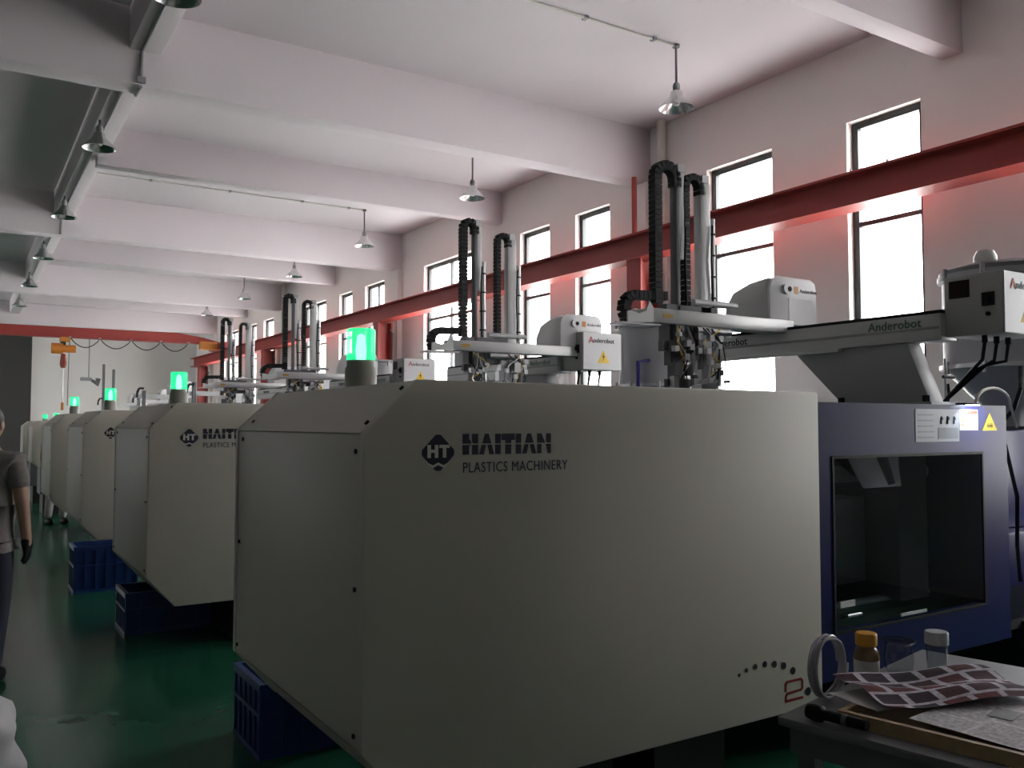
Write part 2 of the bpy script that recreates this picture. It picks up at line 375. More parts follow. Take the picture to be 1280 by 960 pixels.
def machine(label):
    t = thing('injection_moulding_machine', (X0, Y0, 0), label, 'machine', 'injection moulding machines in a row')
    x, y = X0, Y0
    poly = [(x,.57),(x,1.59),(x+.19,1.77),(x+2.23,1.765),(x+2.23,.355),(x+.19,.355)]
    fc = MB().prism(poly, 'y', y, y+.035).build('front_cover', CREAM, t, bevel=.008)
    ep = MB().box(x+.004, x+.03, y+.037, y+1.50, .572, 1.588).build('end_panel', CREAM, t, bevel=.005)
    a = MB().prism([(x+.003,1.590),(x+.19,1.766),(x+.19,1.74),(x+.03,1.590)], 'y', y+.037, y+1.50).build('sloped_panel', CREAM, t)
    MB().prism([(x+.004,.568),(x+.19,.36),(x+.19,.39),(x+.03,.568)], 'y', y+.037, y+1.50).build('lower_sloped_panel', CREAM, t)
    MB().box(x+.19, x+2.23, y+.037, y+1.50, 1.735, 1.764).build('top_panel', CREAM, t)
    MB().prism(poly, 'y', y+1.50, y+1.535).build('rear_cover', CREAM, t)
    scr = None
    for (sy, sz) in ((1.42,1.55),(1.46,1.08),(.07,1.08),(1.47,.61),(.07,.61),(.07,1.53)):
        MB().cyl((x+.005, y+sy, sz), (x-.002, y+sy, sz), .0085, 8).build('screw', RUB, ep)
    for (sy, f) in ((1.40,.22),(.06,.18),(.06,.85)):
        sx, sz = x+.004+.186*f, 1.592+.174*f
        MB().cyl((sx+.004, y+sy, sz-.004), (sx-.004, y+sy, sz+.004), .009, 8).build('screw', RUB, a)
    diamond_logo(fc, 1.369, 1.523, y, .066, .066)
    haitian(fc, 1.463, 1.514, 1.586, y, .370)
    text('model_text', 'PLASTICS MACHINERY', .051, (1.463, y, 1.453), '-y', INK, fc, spacing=1.10, sx=.80)
    for (dx, dz, r) in ((2.795,.565,.0072),(2.838,.579,.0092),(2.892,.586,.0115),(2.951,.588,.0135),(3.011,.579,.0150),(3.07,.564,.0155),(3.129,.534,.0165),(3.228,.429,.0185)):
        MB().cyl((dx, y-.0015, dz), (dx, y, dz), r, 18).build('dot', INK, fc)
    z2 = [(3.080,.452),(3.082,.482),(3.092,.491),(3.180,.491),(3.190,.482),(3.190,.452),(3.180,.444),(3.090,.440),(3.082,.430),(3.080,.409),(3.190,.409)]
    b = MB(); 
    for p, q in zip(z2, z2[1:]):
        d = Vector((q[0]-p[0], 0, q[1]-p[1])); n = Vector((-d.z, 0, d.x)).normalized()*.0055; dd = d.normalized()*.003
        P, Q = Vector((p[0], y-.0015, p[1]))-dd, Vector((q[0], y-.0015, q[1]))+dd
        b.add([P-n, Q-n, Q+n, P+n, P-n+Vector((0,.0015,0)), Q-n+Vector((0,.0015,0)), Q+n+Vector((0,.0015,0)), P+n+Vector((0,.0015,0))], [(0,1,2,3),(7,6,5,4),(0,4,5,1),(1,5,6,2),(2,6,7,3),(3,7,4,0)])
    b.build('numeral', REDINK, fc)
    # inner bed, legs
    MB().box(1.75, 7.3, y+.30, y+1.25, .36, .62).build('machine_bed', BLACK, t)
    for (a0, a1) in ((1.78, 2.33), (2.56, 2.98), (3.9, 4.4), (5.6, 6.1), (6.8, 7.25)):
        MB().box(a0, a1, y+.27, y+1.22, .0, .40).build('leg', BLACK, t)
    MB().box(1.25, 1.75, y+.45, y+1.1, .42, .62).build('clamp_end', BLACK, t)
    # mould-area safety door in navy
    yd = y+.11; xa, xb = X0+2.24, 5.12
    d = MB()
    d.box(xa, 3.57, yd, yd+.05, .40, 1.725).box(4.86, xb, yd, yd+.05, .40, 1.725).box(3.57, 4.86, yd, yd+.05, 1.46, 1.725).box(3.57, 4.86, yd, yd+.05, .40, .62)
    dr = d.build('safety_door', NAVY, t)
    MB().box(3.57, 4.86, yd+.001, yd+.006, .62, 1.46).build('door_window', DGLASS, dr)
    b = MB().box(3.57, 4.86, yd-.004, yd+.0, 1.452, 1.466).box(3.57, 4.86, yd-.004, yd, .612, .626).box(3.560, 3.574, yd-.004, yd, .612, 1.466).box(4.856, 4.870, yd-.004, yd, .612, 1.466)
    b.build('window_gasket', RUB, dr)
    MB().tube([(3.62, yd+.005, .68), (3.62, yd-.03, .70), (3.72, yd-.03, .70), (3.72, yd+.005, .68)], .008, 8).build('door_handle', STEEL, dr)
    MB().box(3.60, 3.71, yd-.006, yd, .735, .765).build('maker_plate', RWHITE, dr)
    MB().box(4.08, 4.30, yd-.006, yd, .640, .655).build('sill_plate', RWHITE, dr)
    # stickers above the window
    s = MB().box(4.24, 4.64, yd-.002, yd, 1.525, 1.70).build('instruction_plate', mat('silver_sticker', (.30,.31,.34), .35, .3), dr)
    for k in range(5): MB().box(4.26, 4.40, yd-.003, yd-.0015, 1.545+k*.03, 1.552+k*.03).build('print_line', mat('grey_print', (.2,.2,.22), .5), s)
    for k in range(3): MB().tube([(4.47+k*.06, yd-.002, 1.62), (4.475+k*.06, yd-.002, 1.66), (4.485+k*.06, yd-.002, 1.645)], .005, 5).build('pictogram', INK, s)
    MB().box(4.44, 4.63, yd-.003, yd-.0015, 1.54, 1.60).build('print_block', mat('grey_print', (.2,.2,.22), .5), s)
    s = MB().box(4.645, 4.825, yd-.002, yd, 1.585, 1.70).build('notice_label', PAPERW, dr)
    MB().box(4.72, 4.82, yd-.003, yd-.0015, 1.675, 1.695).build('red_bar', mat('label_red', (.6,.06,.03), .5), s)
    for k in range(3): MB().box(4.66, 4.70, yd-.003, yd-.0015, 1.61+k*.022, 1.62+k*.022).build('print_line', BRASS, s)
    s = MB().prism([(4.872,1.583),(4.946,1.683),(5.02,1.583)], 'y', yd-.002, yd).build('warning_triangle', YEL, dr)
    b = MB()
    for k in (-1, 0, 1): b.cyl((4.946+k*.02, yd-.003, 1.61), (4.946+k*.02, yd-.0015, 1.61), .007, 8).box(4.944+k*.02, 4.948+k*.02, yd-.003, yd-.0015, 1.598, 1.626)
    b.build('hazard_symbol', RUB, s)
    # door frame shell (dark inside) and injection side
    MB().box(xa, xb, y+1.40, y+1.45, .40, 1.72).box(xa, xb, y+.17, y+1.40, .37, .40).box(xa, 3.5, y+.17, y+1.40, 1.68, 1.725).box(4.62, xb, y+.17, y+1.40, 1.68, 1.725).box(xb-.04, xb, y+.17, y+1.40, .40, 1.68).build('mould_area_housing', NAVY, t)
    # platens, mould and tie bars seen through the door window
    MB().box(3.50, 3.78, y+.40, y+1.25, .45, 1.45).build('moving_platen', GREYD, t, bevel=.02)
    MB().box(4.52, 4.80, y+.40, y+1.25, .45, 1.45).build('fixed_platen', GREYD, t, bevel=.02)
    MB().box(4.15, 4.42, y+.55, y+1.1, .72, 1.20).build('mould', STEEL, t, bevel=.01)
    for zz in (.60, 1.34):
        for yy in (y+.5, y+1.15): MB().cyl((3.4, yy, zz), (4.9, yy, zz), .045, 14).build('tie_bar', STEEL, t, smooth=True)
    MB().tube([(4.05, y+.5, 1.66), (4.1, y+.48, 1.5), (4.2, y+.46, 1.38), (4.3, y+.46, 1.34)], [.05,.06,.05,.04], 10).build('hose_bundle', RUB, t, smooth=True)
    q = MB(); pr_ = [(3.92,4.50,.40,1.66),(3.98,4.46,.36,1.50),(4.02,4.42,.33,1.38),(4.05,4.38,.29,1.28)]
    q.add([(u, y+dy, z) for a_, b_, dy, z in pr_ for u in (a_, b_)] + [(u, y+dy+.006, z+.004) for a_, b_, dy, z in pr_ for u in (a_, b_)],
          [(2*i, 2*i+1, 2*i+3, 2*i+2) for i in range(3)] + [(8+2*i, 8+2*i+2, 8+2*i+3, 8+2*i+1) for i in range(3)])
    q.build('drop_sheet', RWHITE, t, smooth=True)
    MB().tube([(4.10, y+.32, 1.60), (4.18, y+.27, 1.45), (4.22, y+.24, 1.30)], [.035,.03,.02], 8).build('sheet_hose', GREYD, t, smooth=True)
    # injection unit
    MB().box(5.13, 7.25, y+.30, y+1.30, .40, .95).build('injection_base', NAVY, t, bevel=.02)
    MB().box(5.13, 6.0, y+.42, y+1.15, .95, 1.58).build('barrel_guard', NAVY, t, bevel=.02)
    MB().cyl((6.0, y+.78, 1.30), (7.0, y+.78, 1.30), .13, 18).build('barrel', STEEL, t, smooth=True)
    MB().box(6.25, 6.65, y+.60, y+.98, 1.15, 1.584).build('feed_throat', GREYD, t, bevel=.01)
    MB().box(6.8, 7.2, y+.45, y+1.1, .95, 1.6).build('injection_carriage', GREYP, t, bevel=.02)
    MB().tube([(5.16, y+.14, 1.5), (5.2, y+.1, 1.2), (5.3, y+.16, .9), (5.25, y+.12, .7)], .012, 6).build('cable', RUB, t)
    # hydraulic hoses under the end
    for k in range(3):
        MB().tube([(1.32+.1*k, y+1.2, .5), (1.30+.1*k, y+1.3, .40-.03*k), (1.40+.08*k, y+1.42, .33), (1.55+.1*k, y+1.40, .36)], .016, 6).build('hydraulic_hose', RUB, t, smooth=True)
    # beacon
    bx, by = 1.49, y+.97
    bb = MB().lathe([(0,0),(.07,0),(.07,.10),(.062,.11),(.062,.135),(0,.135)], (bx, by, 1.764), 24).build('beacon_base', BEIGE, t, smooth=True)
    MB().lathe([(.060,0),(.064,.005),(.064,.135),(.058,.142),(0,.145)], (bx, by, 1.897), 24).build('beacon_lens', GREENL, bb, smooth=True)
    MB().lathe([(0,0),(.02,.0),(.024,.05),(.016,.11),(0,.12)], (bx, by, 1.90), 14).build('beacon_bulb', GREENB, bb, smooth=True)
    return t
def beacon_bulbs(): pass
m0 = machine('cream moulding machine whose full wordmark and red numeral 2 show, beside the paper-strewn table')
labs = ['second cream moulding machine, its wordmark cut off by the one at the table',
        'third cream moulding machine along, only its diamond emblem showing',
        'fourth cream moulding machine along, only its blank end showing past the third']
for k, lb in enumerate(labs):
    c = copy_tree(m0, None, (0, SP*(k+1), 0)); c['label'] = lb
# smaller machines farther down the row
def small_machine(x, y, label):
    t = thing('compact_moulding_machine', (x, y, 0), label, 'machine', 'smaller machines at the end of the row')
    MB().prism([(x,.95),(x,1.58),(x+.12,1.68),(x+1.5,1.68),(x+1.5,.85),(x+.1,.85)], 'y', y, y+.9).build('cover', CREAM, t, bevel=.015)
    MB().box(x+.15, x+3.2, y+.1, y+.8, .35, .85).build('machine_bed', GREYD, t)
    for a0 in (.2, 1.5, 2.8): MB().box(x+a0, x+a0+.3, y+.1, y+.8, 0, .35).build('leg', BLACK, t)
    MB().box(x+1.52, x+3.2, y+.05, y+.85, .85, 1.62).build('safety_door', NAVY, t, bevel=.01)
    bb = MB().lathe([(0,0),(.055,0),(.055,.05),(0,.05)], (x+.42, y+.45, 1.68), 16).build('beacon_base', BEIGE, t)
    MB().lathe([(.05,0),(.05,.09),(0,.10)], (x+.42, y+.45, 1.73), 16).build('beacon_lens', GREENL, bb, smooth=True)
    return t
small_machine(1.1, 17.75, 'smaller pale machine at the end of the aisle, just past the fourth')
small_machine(1.1, 20.3, 'smaller pale machine farthest along the aisle with a green light')
small_machine(2.6, 25.3, 'smaller pale machine half hidden below the crane bridge')
small_machine(2.6, 29.1, 'smaller pale machine before the far wall, under two thin robot arms')

# ------------------------------------------------------------------ take-out robots
def gripper(b, x, yc, z0, z1, sd):
    rnd = random.Random(sd)
    b.box(x-.035, x+.035, yc-.03, yc+.05, z0+.08, z1)
    b.box(x-.055, x+.055, yc-.05, yc+.06, z0+.02, z0+.10)
    for k in range(16):
        dx, dy, zz = rnd.uniform(-.11,.11), rnd.uniform(-.09,.06), rnd.uniform(z0+.05, z1-.06)
        s = rnd.uniform(.012,.032); b.box(x+dx-s, x+dx+s, yc+dy-s, yc+dy+s, zz-s*1.4, zz+s*1.4)
def chain_path(b, pts, wy, th):
    # a drag chain built link by link
    P = [Vector(p) for p in pts]; L = [0]
    for a, c in zip(P, P[1:]): L.append(L[-1]+(c-a).length)
    n = max(2, int(L[-1]/.032))
    def at(s):
        for i in range(len(P)-1):
            if s <= L[i+1]: return P[i].lerp(P[i+1], (s-L[i])/max(1e-6, L[i+1]-L[i]))
        return P[-1]
    for i in range(n):
        a, c = at(L[-1]*i/n), at(L[-1]*(i+.86)/n); d = (c-a).normalized(); nn = Vector((-d.z, 0, d.x))*th
        w = Vector((0, wy, 0))
        b.add([a-nn-w, c-nn-w, c+nn-w, a+nn-w, a-nn+w, c-nn+w, c+nn+w, a+nn+w], [(0,1,2,3),(7,6,5,4),(0,4,5,1),(1,5,6,2),(2,6,7,3),(3,7,4,0)])
def robot(y0, yc, ztop, label, xa=3.78, xb=3.99, z2=None, cr=(.070, .055)):
    t = thing('takeout_robot', (4.8, y0+.6, 1.725), label, 'robot', 'take-out robots on the moulding machines')
    X = 4.8; z2 = z2 or ztop-.0
    tb = MB().box(X-.08, X+.08, y0+.25, y0+2.45, 2.10, 2.255).build('traverse_beam', ALU, t, bevel=.006)
    MB().box(X-.07, X+.07, y0+.25, y0+2.45, 2.256, 2.275).build('rail_cover', RUB, tb)
    MB().box(X-.084, X-.08, y0+.26, y0+2.44, 2.165, 2.18).build('beam_groove', GREYP, tb)
    text('brand_text', 'Anderobot', .075, (X-.0815, y0+2.05, 2.115 if False else 2.185), '-x', INK, tb, spacing=1.05)
    text('brand_text', 'Anderobot', .075, (X-.0815, y0+.72, 2.185), '-x', mat('green_print', (.05,.14,.10), .5), tb, spacing=1.05)
    MB().box(X-.13, X-.10, y0+.9, y0+2.2, 2.075, 2.095).build('cable_tray', ALU, t)
    pd = MB().prism([(y0+.33,1.748),(y0+.93,1.748),(y0+1.30,2.10),(y0+.47,2.10)], 'x', X-.07, X+.07).build('pedestal', GREYP, t, bevel=.006)
    MB().box(X-.14, X+.14, y0+.28, y0+.98, 1.726, 1.748).build('base_plate', GREYP, t)
    for yy in (y0+.33, y0+.90):
        MB().cyl((X-.11, yy, 1.748), (X-.11, yy, 1.785), .022, 6).build('bolt', RUB, t)
    # control box on the operator-side end
    bx = MB().box(X-.04, X+.40, y0-.08, y0+.25, 2.115, 2.46).build('control_box', mat('box_grey', (.40,.39,.38), .5), t, bevel=.006)
    pl = MB().box(X-.03, X+.41, y0-.087, y0-.08, 2.12, 2.455).build('box_lid', RWHITE, bx)
    text('brand_text', 'nderobot', .062, (X+.085, y0-.0885, 2.365), '-y', INK, pl, spacing=1.02)
    text('brand_mark', 'A', .085, (X+.03, y0-.0885, 2.36), '-y', mat('brand_red', (.55,.03,.03), .5), pl)
    tr = MB().prism([(X+.13,2.18),(X+.20,2.30),(X+.27,2.18)], 'y', y0-.0885, y0-.087).build('warning_triangle', YEL, pl)
    MB().prism([(X+.205,2.275),(X+.185,2.235),(X+.2,2.235),(X+.19,2.195),(X+.215,2.245),(X+.2,2.245)], 'y', y0-.0895, y0-.0885).build('hazard_symbol', RUB, tr)
    MB().box(X-.043, X-.04, y0+.10, y0+.22, 2.33, 2.43).build('display', mat('dark_red_display', (.03,.006,.008), .2), bx)
    sw = MB().box(X-.048, X-.04, y0-.04, y0+.03, 2.27, 2.345).build('switch_plate', RUB, bx)
    MB().cyl((X-.048, y0-.005, 2.308), (X-.07, y0-.005, 2.308), .018, 10).build('switch_knob', RUB, sw)
    MB().cyl((X-.04, y0-.005, 2.225), (X-.055, y0-.005, 2.225), .012, 10).build('push_button', RUB, bx)
    for k in range(3):
        cx = X+.03+.12*k
        MB().cyl((cx, y0+.06, 2.115), (cx, y0+.06, 2.075), .016, 8).build('cable_gland', RUB, bx)
        MB().tube([(cx, y0+.06, 2.08), (cx-.01, y0+.07, 1.98), (cx-.03*k, y0+.16, 1.90+.03*k), (X+.02, y0+.30, 1.75)], .011, 6).build('cable', RUB, bx, smooth=True)
    # carriage with motor hood
    MB().box(X-.18, X+.2, yc+.02, yc+.40, 2.276, 2.31).build('carriage', GREYD, t)
    hood = MB().prism([(X-.215,2.30),(X-.215,2.54),(X-.19,2.60),(X-.14,2.625),(X+.20,2.625),(X+.245,2.60),(X+.26,2.55),(X+.26,2.30)], 'y', yc, yc+.02)
    hd = hood.build('motor_hood_front', RWHITE, t, bevel=.006)
    prof = [(yc+.02,2.30),(yc+.02,2.62),(yc+.20,2.60),(yc+.36,2.55),(yc+.43,2.45),(yc+.45,2.30)]
    hb = MB().prism(prof, 'x', X-.205, X+.25).build('motor_hood', RWHITE, t, bevel=.035, seg=3)
    MB().box(X+.03, X+.07, yc-.0015, yc, 2.515, 2.565).build('logo_patch', ORANGE, hd)
    text('brand_text', 'Anderobot', .040, (X+.085, yc, 2.525), '-y', INK, hd)
    MB().cyl((X-.06, yc, 2.54), (X-.06, yc-.02, 2.54), .035, 14).build('air_port', RWHITE, hd, smooth=True)
    MB().cyl((X-.04, yc-.006, 2.54), (X-.04, yc-.024, 2.54), .018, 10).build('port_plug', RUB, hd)
    MB().box(X-.03, X+.20, yc-.004, yc, 2.31, 2.48).build('hood_panel', mat('hood_panel_grey', (.60,.59,.60), .45), hd)
    # crosswise arm
    ca = MB().box(xa-.28, X+.0, yc-.02, yc+.10, 2.235, 2.325).build('crosswise_beam', ALU, t, bevel=.008)
    MB().box(xa-.17, xa-.09, yc-.0215, yc-.02, 2.268, 2.295).build('caution_sticker', mat('caution_ochre', (.45,.27,.03), .5), ca)
    br = [(xa-.45,2.225),(xa-.45,2.29),(xa-.43,2.295),(xa-.36,2.28),(xa-.31,2.30),(xa-.28,2.365),(xa-.25,2.325),(xa-.25,2.235)]
    MB().prism(br, 'y', yc-.025, yc-.012).build('chain_bracket', ALU, t)
    MB().box(xa-.50, xa-.2, yc-.03, yc+.1, 2.215, 2.225).build('chain_tray', ALU, t)
    b = MB(); chain_path(b, [(xa-.40,yc+.04,2.24),(xa-.43,yc+.04,2.30),(xa-.42,yc+.04,2.36),(xa-.37,yc+.04,2.40),(xa-.10,yc+.04,2.41)], .035, .027)
    b.build('cable_chain', RUB, t)
    MB().cyl((xa+.10, yc+.0, 2.385), (xa+.48, yc+.0, 2.385), .022, 12).build('kick_cylinder', ALU, t, smooth=True)
    MB().cyl((xa+.10, yc-.02, 2.205), (xa+.40, yc-.02, 2.205), .026, 12).build('kick_cylinder', STEEL, t, smooth=True)
    MB().box(xa-.12, xa+.30, yc-.0, yc+.09, 2.326, 2.36).build('arm_carriage', GREYD, t)
    MB().box(xa-.08, xa+.34, yc+.02, yc+.12, 2.14, 2.235).build('under_carriage', GREYD, t)
    zl = 1.86
    for j, (x, zt, wdt) in enumerate(((xa, ztop, .045), (xb, z2, .05))):
        MB().box(x-wdt+.01, x-.004 if j == 0 else x+wdt, yc+.0, yc+.06, zl+.12, zt).build('vertical_arm', GREYD if j == 0 else ALU, t, bevel=.004)
        if j == 0: MB().box(x-.002, x+.040, yc+.005, yc+.055, zt-.55 if zt > 3 else 2.35, zt+.01).build('arm_rail', RWHITE, t, bevel=.004)
        cx = x+.065 if j == 0 else x+.085
        ct_ = zt-.30 if j == 0 else zt-.22
        if ct_ > 2.5:
            MB().cyl((cx, yc+.03, 2.34), (cx, yc+.03, ct_), .025, 12).build('lift_cylinder', ALU, t, smooth=True)
            for q in range(4):
                z = 2.42+(ct_-2.5)*q/3.2
                MB().lathe([(.025,0),(.029,0),(.029,.012),(.025,.012)], (cx, yc+.03, z), 12).build('clamp_ring', RUB, t)
            MB().tube([(cx-.03, yc-.01, ct_-.05), (cx-.045, yc-.015, (2.4+ct_)/2), (cx-.03, yc-.01, 2.36)], .007, 6).build('air_hose', RUB, t)
            b = MB(); r = cr[j]; x1 = x-.02; zt2 = zt+.03
            pts = [(x1-2*r-.02, yc+.03, 2.36), (x1-2*r-.02, yc+.03, zt2-r)]
            for q in range(1, 8):
                an = math.pi*(1-q/8); pts.append((x1-r-.01+math.cos(an)*(r+.01), yc+.03, zt2-r+math.sin(an)*r))
            pts += [(x1, yc+.03, zt2-r), (x1, yc+.03, zt2-r-.06)]
            chain_path(b, pts, .030, .030 if j == 0 else .022)
            b.build('cable_chain', RUB, t)
            MB().box(x-.02, x+.035, yc-.002, yc+.062, zt+.0, zt+.05).build('arm_cap', STEEL, t)
    for j, x in enumerate((xa-.02, xb+.0)):
        b = MB(); gripper(b, x, yc+.02, zl-.06, 2.24, j*7+int(y0*3)); b.build('gripper', GREYD if j == 0 else STEEL, t)
        for k in range(6):
            rr = random.Random(k+j*11+int(y0))
            q = MB().tube([(x+rr.uniform(-.09,.09), yc-.045, 2.22), (x+rr.uniform(-.11,.11), yc-.075, 2.12), (x+rr.uniform(-.11,.11), yc-.07, 2.0), (x+rr.uniform(-.06,.06), yc-.05, 1.90)], .0045, 5)
            q.build('air_hose', (RUB, RUB, YEL, STEEL, RUB, RWHITE)[k], t, smooth=True)
        b = MB()
        for k in range(9):
            rr = random.Random(k*3+j*5+int(y0)); dx, zz, q = rr.uniform(-.12,.12), rr.uniform(1.84, 2.18), rr.uniform(.010,.020)
            b.box(x+dx-q, x+dx+q, yc-.085, yc-.05, zz-q, zz+q)
        b.build('valve_block', RWHITE if j else STEEL, t)['kind'] = 'stuff'
        MB().box(x-.10, x-.06, yc-.06, yc-.02, zl-.04, zl+.10).build('vacuum_valve', STEEL, t)
        MB().cyl((x+.06, yc-.05, zl), (x+.06, yc-.05, zl+.2), .012, 8).build('vacuum_tube', STEEL, t)
    return t
ys_m = [Y0+SP*k for k in range(4)]
robot(ys_m[0], 4.00, 3.20, 'take-out robot above the tinted door of the machine beside the table', z2=3.16)
robot(ys_m[1], 6.42, 3.32, 'take-out robot with its whole hazard-triangle box showing, behind the largest green beacon', xa=3.72, xb=4.06, z2=3.24, cr=(.045, .045))
robot(ys_m[2], 11.6, 3.34, 'take-out robot on the third machine, hood between window and red post', xa=3.84, xb=4.10, z2=3.28, cr=(.045, .045))
robot(ys_m[3], 14.95, 3.36, 'take-out robot on the fourth machine, standing before the narrow far windows', xa=3.84, xb=4.14, z2=3.30, cr=(.045, .045))
def far_robot(x, y, arms, label):
    t = thing('compact_robot', (x, y+.4, 1.62), label, 'robot', 'small robots at the end of the row')
    MB().box(x-.1, x+.1, y+.1, y+.5, 1.62, 2.05).build('pedestal', GREYP, t)
    MB().box(x-.07, x+.07, y-.1, y+1.3, 2.05, 2.2).build('traverse_beam', ALU, t)
    MB().prism([(x-.25,2.2),(x-.25,2.5),(x-.15,2.58),(x+.2,2.58),(x+.25,2.5),(x+.25,2.2)], 'y', y+.2, y+.6).build('motor_hood', RWHITE, t, bevel=.02)
    MB().box(x-1.0, x, y+.15, y+.25, 2.18, 2.27).build('crosswise_beam', ALU, t)
    for ax, zt in arms:
        MB().box(x+ax-.035, x+ax+.035, y+.12, y+.19, 1.9, zt).build('vertical_arm', GREYD, t)
        b = MB(); chain_path(b, [(x+ax-.14, y+.15, 2.2), (x+ax-.14, y+.15, 2.3), (x+ax-.10, y+.15, 2.4), (x+ax, y+.15, 2.4)], .03, .02); b.build('cable_chain', RUB, t)
    return t
far_robot(4.7, 17.75, ((-.8, 2.45),), 'small robot with lowered arm on the machine after the fourth')
far_robot(4.2, 20.3, ((-.8, 2.35),), 'small robot with lowered arm on the farthest aisle machine')
far_robot(4.9, 25.3, ((-.8, 2.4),), 'small robot with lowered arm below the crane bridge')
far_robot(4.7, 29.1, ((-1.0, 3.45), (-.72, 3.3)), 'small robot with two raised arms showing against the far wall')

# ------------------------------------------------------------------ hopper dryers
def hopper(y0, label, pipe=False):
    x, y = 6.45, y0+.80
    t = thing('hopper_dryer', (x, y, 1.6), label, 'hopper', 'hopper dryers on the injection units')
    MB().lathe([(.10,0),(.13,.10),(.40,.40),(.42,.42)], (x, y, 1.60), 28).build('cone', GREYP, t, smooth=True)
    MB().lathe([(.42,0),(.45,.0),(.45,.03),(.42,.03)], (x, y, 2.02), 28).build('flange', STEEL, t, smooth=True)
    MB().lathe([(.42,0),(.42,.62),(.45,.62),(.45,.66),(.42,.66)], (x, y, 2.05), 32).build('barrel', GREYP, t, smooth=True)
    MB().lathe([(.44,0),(.44,.03),(.30,.07),(0,.08)], (x, y, 2.71), 32).build('lid', GREYD, t, smooth=True)
    MB().lathe([(.06,0),(.075,.02),(.075,.06),(.055,.10),(0,.12)], (x-.35, y-.05, 2.742), 20).build('filter_bowl', mat('milky_bowl', (.45,.44,.42), .3), t, smooth=True)
    for an in (150, 190, 230, 270):
        cx, cy = x+.45*math.cos(R(an)), y+.45*math.sin(R(an))
        MB().cyl((cx, cy, 2.66), (cx, cy, 2.75), .018, 8).build('lid_clamp', STEEL, t)
        MB().cyl((cx, cy, 1.98), (cx, cy, 2.07), .016, 8).build('flange_bolt', STEEL, t)
    MB().tube([(x-.5, y-.35, 2.0), (x-.56, y-.38, 1.86), (x-.5, y-.3, 1.72), (x-.3, y-.1, 1.62)], .014, 6).build('thermocouple_cable', RUB, t, smooth=True)
    if pipe: MB().tube([(5.97, y0+.56, 1.585), (5.97, y0+.56, 2.27), (6.14, y0+.56, 2.29)], .022, 8).build('stand_pipe', NAVY, t)
    MB().box(x-.30, x+.3, y-.3, y+.3, 1.585, 1.605).build('mount_plate', GREYD, t)
    return t
hl = ['grey hopper dryer whose barrel rises past the dark-red display box', 'grey hopper dryer standing between the hazard-triangle box and the front robot', 'grey hopper dryer behind the third robot', 'grey hopper dryer behind the fourth robot']
for i, (y, l) in enumerate(zip(ys_m, hl)): hopper(y, l, i == 1)
# thin rod with a clamp on the door housing
t = thing('dial_rod', (4.95, 3.0, 1.725), 'thin steel rod with a black clamp standing on the navy housing', 'rod')
MB().cyl((4.95, 3.0, 1.745), (4.95, 3.0, 2.01), .007, 8).build('rod', STEEL, t)
MB().cyl((4.95, 3.0, 1.725), (4.95, 3.0, 1.75), .03, 12).build('foot', RUB, t)
MB().cyl((4.93, 3.0, 1.90), (5.04, 3.0, 1.90), .010, 8).build('clamp', RUB, t)
MB().tube([(4.97, 3.0, 1.75), (4.985, 3.0, 1.80), (4.975, 3.0, 1.86)], .010, 6).build('clamp_arm', RUB, t)
# added lamp and spot light, making the bright patch on the stickers
t = thing('added_lamp', (4.72, 2.70, 1.725), 'small added LED lamp brightening the door stickers', 'lamp')
MB().box(4.68, 4.76, 2.68, 2.735, 1.725, 1.733).build('lamp_head', RUB, t)
MB().cyl((4.72, 2.74, 1.733), (4.72, 2.80, 1.733), .006, 6).build('lamp_arm', RUB, t)
MB().box(4.69, 4.75, 2.685, 2.73, 1.7225, 1.7249).build('led_strip', mat('led_white', (.9,.9,1), .4, emit=(.8,.88,1.0), es=12.0), t)
ld = bpy.data.lights.new('added_lamp_light', 'SPOT'); ld.energy = 1.1; ld.color = (.75, .85, 1); ld.spot_size = R(120); ld.shadow_soft_size = .02
lo = bpy.data.objects.new('added_lamp_light', ld); C.objects.link(lo); lo.location = (4.80, 2.60, 1.712); lo.rotation_euler = (R(40), 0, 0)
t = thing('cable_loop', (5.5, 2.9, 1.6), 'pale cable looping over the injection guard beside the warning triangle', 'cable')
MB().tube([(5.02+.38*(1-math.cos(math.pi*k/12))/2*2*.5+0.0*k, 2.86, 1.735+.10*math.sin(math.pi*k/12)) for k in range(13)]+[(5.5, 2.88, 1.60)], .009, 6).build('cable', PVC, t, smooth=True)

# ------------------------------------------------------------------ blue crates between the machines
def crate(x, y, wx, dy, h, label):
    t = thing('plastic_crate', (x+wx/2, y+dy/2, 0), label, 'crate', 'blue crates on the floor between machines')
    e = .03
    def wallp(p0, p1, n, out):
        pass
    MB().box(x, x+wx, y, y+dy, 0.0, .02).build('crate_floor', BLUEC, t)
    MB().box(x, x+wx, y, y+.015, .02, h).box(x, x+wx, y+dy-.015, y+dy, .02, h).box(x, x+.015, y+.015, y+dy-.015, .02, h).box(x+wx-.015, x+wx, y+.015, y+dy-.015, .02, h).build('crate_wall', BLUEC, t)
    b = MB()
    for z0, z1 in ((h-.04, h), (h*.55, h*.55+.02), (.0, .025)):
        b.box(x-.015, x+wx+.015, y-.015, y, z0, z1).box(x-.015, x+wx+.015, y+dy, y+dy+.015, z0, z1).box(x-.015, x, y, y+dy, z0, z1).box(x+wx, x+wx+.015, y, y+dy, z0, z1)
    b.build('rim', BLUEC, t)
    b = MB()
    n = int(wx/.09)
    for k in range(n+1):
        xx = x+wx*k/n; b.box(xx-.006, xx+.006, y-.012, y, .025, h-.04)
    n = int(dy/.09)
    for k in range(n+1):
        yy = y+dy*k/n; b.box(x-.012, x, yy-.006, yy+.006, .025, h-.04)
    b.build('rib', BLUEC, t)
    return t
crate(1.27, 4.27, .62, .45, .36, 'deep blue ribbed crate behind the machine with the red numeral')
